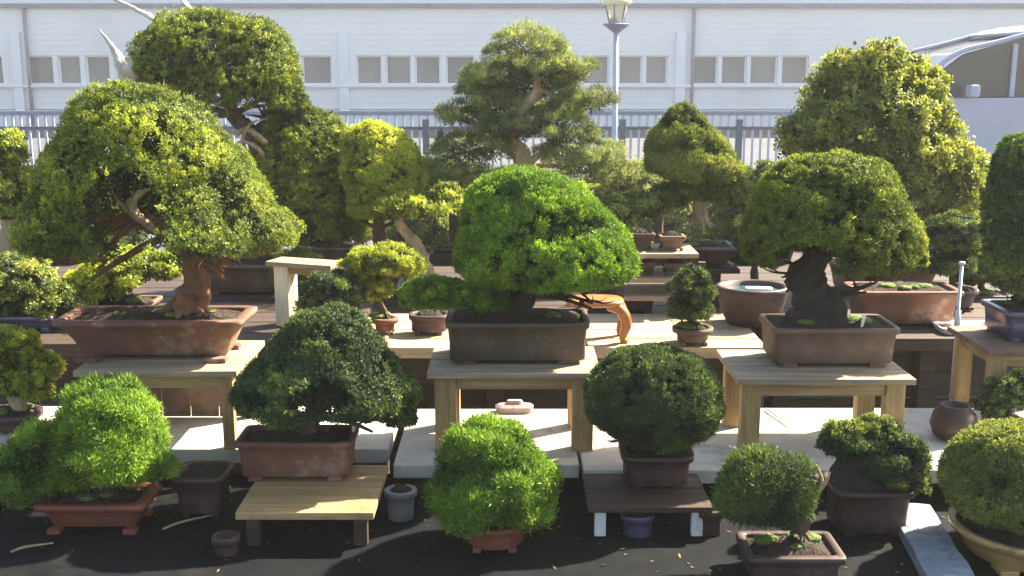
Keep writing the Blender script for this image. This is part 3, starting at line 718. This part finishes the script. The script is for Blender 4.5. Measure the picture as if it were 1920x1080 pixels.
# --- back row
dB = 5.0
bonsai('giant juniper with bleached bare branches at its upper left', 480, dB, BZ,
  dict(w=200, h=.14, d=.7, mat=BROWNP),
  [(545, 215, 40, 40), (620, 430, 60, 36)],
  [(480, 530, 26), (490, 440, 24), (500, 330, 19), (475, 255, 16), (440, 215, 12), (410, 130, 6)],
  'juniper', 'scale', 9500, BARK, 23, k=1.35, limb_r=.014,
  dead=[[(300, 140, 14), (235, 130, 12), (215, 95, 6), (185, 55, 1)], [(345, 95, 8), (300, 45, 5), (255, 18, 4), (205, -5, 2)], [(400, 60, 6), (345, 5, 4), (340, -15, 1)], [(500, 268, 5, -.10), (465, 244, 5, -.14), (440, 250, 3, -.15), (420, 232, 1, -.15)], [(500, 300, 4, -.10), (478, 275, 4, -.16), (450, 266, 2, -.16), (430, 280, 1, -.16)], [(470, 300, 4, -.12), (455, 262, 3, -.16), (470, 232, 2, -.16), (500, 222, 1, -.16)]], prof=[[(14,375,440),(30,318,500),(60,290,535),(100,262,553),(140,252,566),(180,270,568),(212,320,560)], [.05,(188,545,590),(215,515,635),(260,480,660),(310,465,676),(360,470,688),(400,485,690),(450,500,670)]], amp=.07)
bonsai('bright yellow green tree of rounded pads right of the giant juniper', 715, dB-.1, BZ,
  dict(w=120, h=.1, d=.8, mat=BROWNP),
  [],
  [(715, 520, 12), (710, 430, 11), (715, 340, 8), (705, 290, 5)], 'lime', 'scale', 3600, BARK, 24, k=1.3, prof=[[(230,670,730),(250,648,762),(290,638,788),(330,638,800),(360,648,790),(410,655,770)]], amp=.08)
bonsai('tree with pale curved trunk and flat yellow crown left of the centre juniper', 800, dB-.35, BZ,
  dict(w=110, h=.1, d=.8, mat=DPOT),
  [(795, 388, 66, 20), (840, 375, 26, 24), (740, 395, 34, 16)],
  [(800, 520, 15), (786, 470, 12), (760, 435, 10), (748, 408, 7), (775, 390, 4)], 'lime', 'broad', 1000, PBARK, 25, k=1.1, extra=('autumn', [(835, 372, 22, 22)], 120))
bonsai('tall open white pine with tiered grey green pads and visible trunk', 1000, dB+.1, BZ,
  dict(w=200, h=.14, d=.7, mat=BROWNP),
  [(985, 92, 70, 36), (1005, 128, 84, 26, .05), (925, 148, 66, 28), (1035, 215, 60, 24, .12), (905, 170, 50, 22, .08), (1060, 140, 62, 28), (1000, 165, 70, 24, .1), (870, 218, 54, 26), (930, 195, 46, 24), (1105, 192, 54, 24), (960, 245, 66, 24, -.05), (885, 285, 76, 32), (840, 325, 55, 28), (1055, 250, 54, 34, -.1), (1085, 300, 80, 38), (1150, 335, 74, 34), (1190, 375, 50, 24), (930, 345, 60, 28)],
  [(1010, 520, 26), (1000, 400, 22), (985, 310, 18), (958, 255, 16), (975, 205, 13), (1008, 165, 10), (990, 110, 6)],
  'pine', 'needle', 5200, PBARK, 26, k=1.15, limb_r=.013, inner=.1, shellmin=-.2)
bonsai('narrow conical tree on the dark brown tray pot right of the pine', 1312, dB-.35, .78,
  dict(w=125, h=.085, d=.8, mat=DPOT, flare=.35, lip=.014),
  [],
  [(1315, 420, 13), (1308, 370, 11), (1318, 320, 8), (1290, 250, 5)], 'olive', 'fine', 4200, PBARK, 27, k=1.3,
  extra=('autumn', [(1380, 365, 40, 30), (1265, 368, 46, 24), (1330, 360, 40, 20)], 700), prof=[[(188,1268,1294),(215,1240,1322),(260,1216,1350),(300,1207,1378),(335,1208,1404),(345,1225,1400)]], amp=.06, lift=.2)
bonsai('tall leafy tree of yellow green and russet leaves behind the rounded juniper', 1650, dB-.05, BZ,
  dict(w=180, h=.13, d=.7, mat=BROWNP),
  [],
  [(1660, 520, 22), (1650, 400, 18), (1640, 300, 14), (1650, 200, 9), (1635, 140, 5)], 'autumn', 'broad', 4600, BARK, 28, k=1.15, pad=.42, inner=.3,
  extra=('lime', [(1760, 350, 76, 30), (1810, 310, 40, 24), (1790, 395, 50, 30), (1720, 120+30, 46, 30), (1740, 215, 36, 30)], 800), prof=[[(74,1608,1665),(100,1565,1705),(140,1536,1742),(180,1512,1758),(220,1488,1778),(250,1470,1790),(290,1480,1800),(330,1520,1830),(375,1580,1850)]], amp=.13, thick=.2, freq=16)
bonsai('low yellow leaved tree cut off by the left edge', 5, 4.6, BZ,
  dict(w=120, h=.1, d=.8, mat=BROWNP),
  [(12, 285, 36, 34), (28, 345, 36, 34), (-20, 330, 50, 50), (10, 390, 40, 26)], [(10, 560, 18), (18, 480, 18), (15, 420, 14), (8, 340, 8)], 'lime', 'broad', 1100, PBARK, 29, k=1.1)
bonsai('low leafy shrub with yellowing leaves between the pine and the tray pot', 1175, dB-.45, BZ,
  dict(w=110, h=.09, d=.8, mat=DPOT),
  [(1150, 392, 50, 24), (1210, 385, 46, 22), (1110, 380, 36, 26)], [(1175, 500, 8), (1170, 430, 7), (1160, 400, 4)], 'olive', 'broad', 800, BARK, 30)

rgh = random.Random(8)
hb = [((x_*.45-9, rgh.uniform(-.04, .04), .26+rgh.uniform(-.02, .03)), (.33, .24, .24)) for x_ in range(41)]
leafmesh('hedge_leaves', hb, LF['olive'], hg, 77, tufts=5000, per=9, L=.03, W=.016, pad=.4)
bm = bmesh.new()
for x_ in range(31): cyl(bm, (x_*.6-9, 0, -.01), (x_*.6-9+.03, 0, .3), .015, .01, 6)
tag(link('hedge_stems', bm, BARK, hg), kind='stuff')
# --- far row behind the back bench
FR = 6.6
bench('back_bench', -3.4, 4.0, 6.3, 7.0, .45, .06, DARKW, DARKW, 'farthest low dark bench, its low bushes showing between the tall trees', 4, 6, .07)
far = [(850, 345, 60, 40, 'olive', 'low olive bush left of the pine, seen under its lowest pads'),
 (1440, 345, 48, 36, 'olive', 'low olive bush left of the tall russet leaved tree'),
 (1235, 345, 40, 30, 'pine', 'small grey green bush between the pine and the narrow cone tree'),
 (1840, 350, 50, 36, 'autumn', 'small russet bush near the right edge behind the dark tall tree'),
 (930, 380, 60, 36, 'autumn', 'low russet bush under the white pine trunk'),
 (1060, 385, 60, 36, 'pine', 'low grey green bush right of the white pine trunk'),
 (1130, 410, 50, 30, 'autumn', 'second low russet bush behind the vivid dome juniper'),
 (1390, 405, 50, 36, 'autumn', 'russet bush between the tray pot and the rounded dark juniper'),
 (630, 400, 60, 40, 'lime', 'lime bush behind the lower pads of the giant juniper'),
 (130, 380, 60, 50, 'olive', 'olive bush behind the left side of the large cone juniper'),
 (780, 440, 46, 34, 'olive', 'olive bush behind the pale curved trunk')]
far2 = [(650, 405, 60, 44, 'olive', 'dark round bush on the ground behind the lime tree'), (835, 420, 60, 40, 'olive', 'dark bush on the ground below the left pads of the pine'),
 (1185, 400, 56, 44, 'olive', 'dark bush on the ground between the pine and the dark rack'), (1250, 415, 50, 40, 'olive', 'dark bush on the ground just left of the conical tree trunk'),
 (1430, 415, 56, 40, 'olive', 'dark bush on the ground left of the rounded dark juniper'), (190, 420, 70, 50, 'olive', 'dark bush on the ground seen through the hollow of the large cone juniper'),
 (1760, 405, 60, 44, 'olive', 'dark bush on the ground right of the rounded dark juniper'), (1350, 420, 46, 36, 'autumn', 'russet bush on the ground just right of the conical tree trunk'),
 (100, 430, 60, 44, 'olive', 'dark bush on the ground at far left behind the speckled bush')]
for i, (px, py, rx, ry, lf, lb) in enumerate(far2):
    px2 = px
    bonsai(lb, px2, 8.3, 0, dict(w=70, h=.2, d=1, mat=DPOT, shape='round'), [(px, py-14, rx, ry), (px-rx*.5, py+ry*.6, rx*.8, ry*.8), (px+rx*.5, py+ry*.5, rx*.8, ry*.8)],
      [(px, 485, 7), (px, py+ry, 6), (px, py, 4)], lf, 'broad', 700, BARK, 100+i, k=1.9)
for i, (px, py, rx, ry, lf, lb) in enumerate(far):
    bonsai(lb, px, FR, .45, dict(w=90, h=.1, d=.8, mat=DPOT), [(px, py, rx, ry), (px-rx*.5, py+ry*.7, rx*.7, ry*.7), (px+rx*.5, py+ry*.6, rx*.7, ry*.7)],
      [(px, 560, 8), (px, py+ry, 7), (px, py, 4)], lf, 'broad', 500, BARK, 70+i, k=1.5)

# ------------------------------------------------------------------ smaller things
# pedestal of the tray pot
ped = empty('pedestal', (XX(1312, .78, dB-.35), dB-.35, BZ), 'dark wooden pedestal under the tray pot of the conical tree', 'pedestal')
bm = bmesh.new(); box(bm, (0, 0, .168), (.30, .24, .02), .003); link('pedestal_top', bm, DARKW, ped)
bm = bmesh.new(); box(bm, (0, 0, .079), (.16, .14, .156), .004); link('column', bm, DARKW, ped)
# step shelf
sy = 4.35
def shelf_z(py): return atd(960, py, sy).z
xl, xr = XX(1165, .85, sy), XX(1300, .85, sy)
sh = empty('step_shelf', ((xl+xr)/2, sy, 0), 'dark shelf rack with pale plank edges beside the vivid green juniper', 'shelf')
for py in (470, 515, 548):
    bm = bmesh.new(); box(bm, (0, 0, shelf_z(py)), (xr-xl, .26, .018), .002); link('shelf_board', bm, GREYW, sh)
for sx in (-1, 1):
    for s2 in (-1, 1):
        bm = bmesh.new(); box(bm, (sx*((xr-xl)/2+.015), s2*.11, .43), (.028, .03, .86), .002); link('post', bm, DARKW, sh)
PZ = [(1200, 470, 52, .07, DPOT, 'low dark clay pot on the top board of the dark rack, nearer the juniper'), (1258, 470, 50, .06, BROWNP, 'low brown clay pot on the top board of the dark rack, nearer the pedestal'),
      (1200, 515, 60, .055, DPOT, 'dark oblong pot on the middle board of the dark rack'), (1262, 515, 44, .05, UMBER, 'umber square pot on the middle board of the dark rack')]
for i, (px, py, wpx, h, mt, lb) in enumerate(PZ):
    z = shelf_z(py)+.0095
    o = empty('empty_pot', (XX(px, z, sy-.03), sy-.03, z), lb, 'pot', 'empty pots on the rack')
    pot(o, wpx*sy/FPX, .1, h, 'rect', mt, True, True, .2, .008, False, seed=40+i)
# wide brown pot behind right stand
o = empty('planter_pot', (XX(1688, MZ, dM+.2), dM+.2, MZ-.005), 'wide empty brown pot with pale rim behind the ochre trestle stand', 'pot')
pot(o, .40, .22, .14, 'rect', TERRA, True, True, .15, .016, True, seed=51)
# basin with teal inside
o = empty('glazed_basin', (XX(1405, .72, dM+.2), dM+.16, MZ), 'brown round basin with teal lining behind the ochre trestle stand', 'basin')
bm = bmesh.new(); loft(bm, [(-.05, 0), (-.045, .004), (-.02, .05), (0, .13), (.004, .145), (-.008, .15), (-.018, .145), (-.03, .10), (-.06, .03)], .27, .25, 2, 56)
b_ = link('bowl', bm, DPOT, o, True)
bm = bmesh.new(); loft(bm, [(0, 0), (.002, .01)], .20, .18, 2, 40, off=(0, 0, .12)); link('teal_lining', bm, TEAL, b_, True)
bm = bmesh.new(); loft(bm, [(0, 0), (.002, .012), (-.004, .013)], .10, .045, 3, 24, off=(.02, -.02, .131)); link('scoop', bm, WHITEP, b_, True)
# orange curved stand
oy = Dz(642, MZ)+.05
ox = XX(1118, MZ, oy)
o = empty('curved_stool', (ox, oy, MZ), 'orange varnished wooden stool with a curved leg behind the umber pot', 'stool')
bm = bmesh.new(); loft(bm, [(-.01, .128), (0, .134), (0, .146), (-.008, .15)], .19, .15, 3, 40); link('seat', bm, ORANGEW, o, True)
for (a, b) in ((.075, -.045), (-.075, -.045), (.075, .045), (-.075, .045)):
    bm = bmesh.new(); tube(bm, [(a*.55, b*.6, .128, .018), (a*1.1, b*1.1, .115, .021), (a*1.35, b*1.3, .07, .019), (a*1.2, b*1.2, .02, .014), (a*1.35, b*1.35, .0, .016)], 12, 6, .05); link('leg', bm, ORANGEW, o, True)
# pale name plate under centre stand
o = empty('label_block', (XX(965, TZ, Dz(772, TZ)), Dz(772, TZ)-.0, TZ), 'small pinkish stone plaque lying behind the legs of the centre stand', 'plaque')
bm = bmesh.new(); loft(bm, [(0, 0), (.002, .02), (-.006, .026), (-.012, .028)], .12, .05, 4, 32, wob=.05); link('slab', bm, PINKST, o)
bm = bmesh.new(); loft(bm, [(0, .028), (-.006, .04)], .06, .03, 3, 24, wob=.05); link('knob', bm, PINKST, o)
# rounded brown jar
jy = Dz(828, TZ)+.03
o = empty('ceramic_jar', (XX(1786, TZ, jy), jy, TZ), 'squat dark brown ceramic jar on the white bench at right', 'jar')
bm = bmesh.new(); loft(bm, [(-.02, 0), (0, .012), (.012, .045), (.004, .08), (-.012, .098), (-.012, .106), (-.02, .106), (-.022, .09)], .115, .115, 2, 40); link('jar_body', bm, DPOT, o, True)
# tray and tube
ty = Dz(650, MZ)+.15
o = empty('plastic_tray', (XX(1812, MZ, ty+.1), ty+.1, MZ-.005), 'shallow white plastic tray beside the blue glazed pot', 'tray')
bm = bmesh.new(); loft(bm, [(-.01, 0), (-.008, .002), (0, .022), (.003, .024), (-.003, .024), (-.012, .004)], .22, .14, 6, 48); link('tray', bm, WHITEP, o)
o = empty('galvanised_stake', (XX(1792, MZ, ty-.06), ty-.06, 0), 'thin pale blue metal pipe standing before the wide brown pot', 'pipe')
bm = bmesh.new(); cyl(bm, (0, 0, 0), (0, 0, .93), .006); link('pipe', bm, GALV, o, True)
bm = bmesh.new(); cyl(bm, (0, 0, .70), (0, 0, .76), .010); cyl(bm, (0, 0, .925), (0, 0, .935), .011); link('collar', bm, GALV, o, True)
# grey stone block
def rock(bm, c, s, seed, rough=.25, sub=4):
    M = Matrix.Translation(c)
    r = bmesh.ops.create_icosphere(bm, subdivisions=sub, radius=1)
    for v in r['verts']:
        q = v.co.copy(); q = Vector([math.copysign(abs(t)**.55, t) for t in q])
        n = 1+rough*noise.noise(q*1.6+Vector((seed, 0, 0)))+rough*.4*noise.noise(q*5+Vector((seed, 3, 0)))
        v.co = Vector((q.x*s[0]*n, q.y*s[1]*n, q.z*s[2]*n))+Vector(c)
bm = bmesh.new(); y0_, y1_ = Dz(1110, FZ+.03), Dz(945, FZ+.03); box(bm, (0, 0, .015), (.115, y1_-y0_, .03), .004)
bmesh.ops.subdivide_edges(bm, edges=bm.edges[:], cuts=6, use_grid_fill=True)
for v in bm.verts:
    q = v.co*22; v.co += Vector((noise.noise(q), noise.noise(q+Vector((9, 0, 0))), noise.noise(q+Vector((0, 9, 0)))*.35))*.006
o = link('stone_slab', bm, STONE, None, False); o.location = (XX(1745, FZ, (y0_+y1_)/2), (y0_+y1_)/2, FZ+.004); o.rotation_euler.z = -.12; tag(o, 'flat pale blue grey stone slab lying left of the ochre bowl', 'stone')
# blank plant tags pushed into the soil
for px, py, z, ht, lb in ((660, 812, TZ+.09, .075, 'blank white plant tag at the right end of the flat brown pot'), (1205, 838, TZ+.07, .05, 'blank white plant tag in the small dark red pot of the round tree'), (1612, 618, SZ+.08, .07, 'blank pale plant tag in the brown pot on the ochre trestle stand')):
    q = onz(px, py, z+.02); bm = bmesh.new(); box(bm, (0, 0, ht/2), (.014, .0015, ht), .0006, taper=.35)
    o = link('plant_tag', bm, WHITEP); o.location = (q.x, q.y, z-.005); o.rotation_euler = (.12, .1, .4); tag(o, lb, 'plant tag')
# upturned pots, a coil and fallen leaves on the low bench
for i, (px, py, w_, h, mt, lb, sh_) in enumerate(((752, 985, .09, .085, GALVP, 'small grey pot on the low bench left of the round red pot', 'round'), (1195, 1015, .09, .06, BLUEP, 'small blue glazed pot before the low dark stand', 'round'), (1330, 1010, .07, .07, DPOT, 'small dark pot on the low bench left of the bleached trunk tree', 'soft'), (425, 1050, .07, .05, DPOT, 'shallow dark pot on the low bench in front of the ochre stand, left side', 'oval'))):
    yy = Dz(py, FZ)+w_/2
    o = empty('empty_pot', (XX(px, FZ, yy), yy, FZ), lb, 'pot'); pot(o, w_, w_*.9, h, sh_, mt, True, False, .12, .006, False, seed=80+i)
rg_ = random.Random(3); bm = bmesh.new()
for k in range(150):
    px = rg_.uniform(-60, 1980); py = rg_.uniform(905, 1075); q = onz(px, py, FZ+.003); a = rg_.uniform(0, 6.28); l = rg_.uniform(.004, .011)
    u = Vector((math.cos(a), math.sin(a), rg_.uniform(-.1, .4)))*l; v_ = Vector((-math.sin(a), math.cos(a), rg_.uniform(-.2, .3)))*l*.35
    bm.faces.new([bm.verts.new(p) for p in (q-u, q+v_, q+u, q-v_)])
tag(link('fallen_leaves', bm, surf('dry_leaf', (.07, .045, .025), (.20, .15, .07), .8, 30, bump=0)), kind='stuff')
# dark square pot between the front left trees
o = empty('empty_pot', (XX(385, FZ, Dz(985, FZ)+.1), Dz(985, FZ)+.1, FZ), 'empty dark square pot between the two leftmost front trees', 'pot')
pot(o, .15, .15, .12, 'soft', DPOT, True, True, .1, .01, False, seed=61)
o = empty('empty_pot', (XX(805, MZ, dM), dM, MZ), 'dark purple brown pot on the plank bench left of the umber pot', 'pot')
pot(o, .15, .12, .075, 'oval', DPOT, True, True, .1, .01, False, seed=62)

for (a_, b_, z_, lb, mt) in (((305, 992), (412, 962), FZ, 'thin pale cane lying on the low bench beside the red clay pot', PBARK), ((1435, 766), (1482, 800), TZ, 'thin bleached twig lying on the white bench behind the ochre stand leg', JIN), ((20, 1035), (100, 1018), FZ, 'thin grey cane lying at the bottom left corner', GREYW)):
    p, q = onz(*a_, z_+.006), onz(*b_, z_+.006); mid = (p+q)/2
    bm = bmesh.new(); tube(bm, [(*(p-mid), .003), (*((p-mid)*.4+Vector((0, .006, .003))), .0035), (*((q-mid)*.4+Vector((0, .006, .0))), .003), (*(q-mid), .002)], 8, 6, .2)
    o = link('cane', bm, mt, None, True); o.location = mid; tag(o, lb, 'cane')
# ------------------------------------------------------------------ thin bright air over the yard
bm = bmesh.new(); box(bm, (0, 100, 2.45), (402, 402, 6.9))
m = bpy.data.materials.new('haze'); m.use_nodes = True; m.node_tree.nodes.clear()
o_ = m.node_tree.nodes.new('ShaderNodeOutputMaterial'); v_ = m.node_tree.nodes.new('ShaderNodeVolumePrincipled')
v_.inputs['Density'].default_value = .0022; v_.inputs['Color'].default_value = (.96, .95, .94, 1); v_.inputs['Anisotropy'].default_value = .2
m.node_tree.links.new(v_.outputs[0], o_.inputs['Volume'])
tag(link('haze', bm, m), kind='stuff')
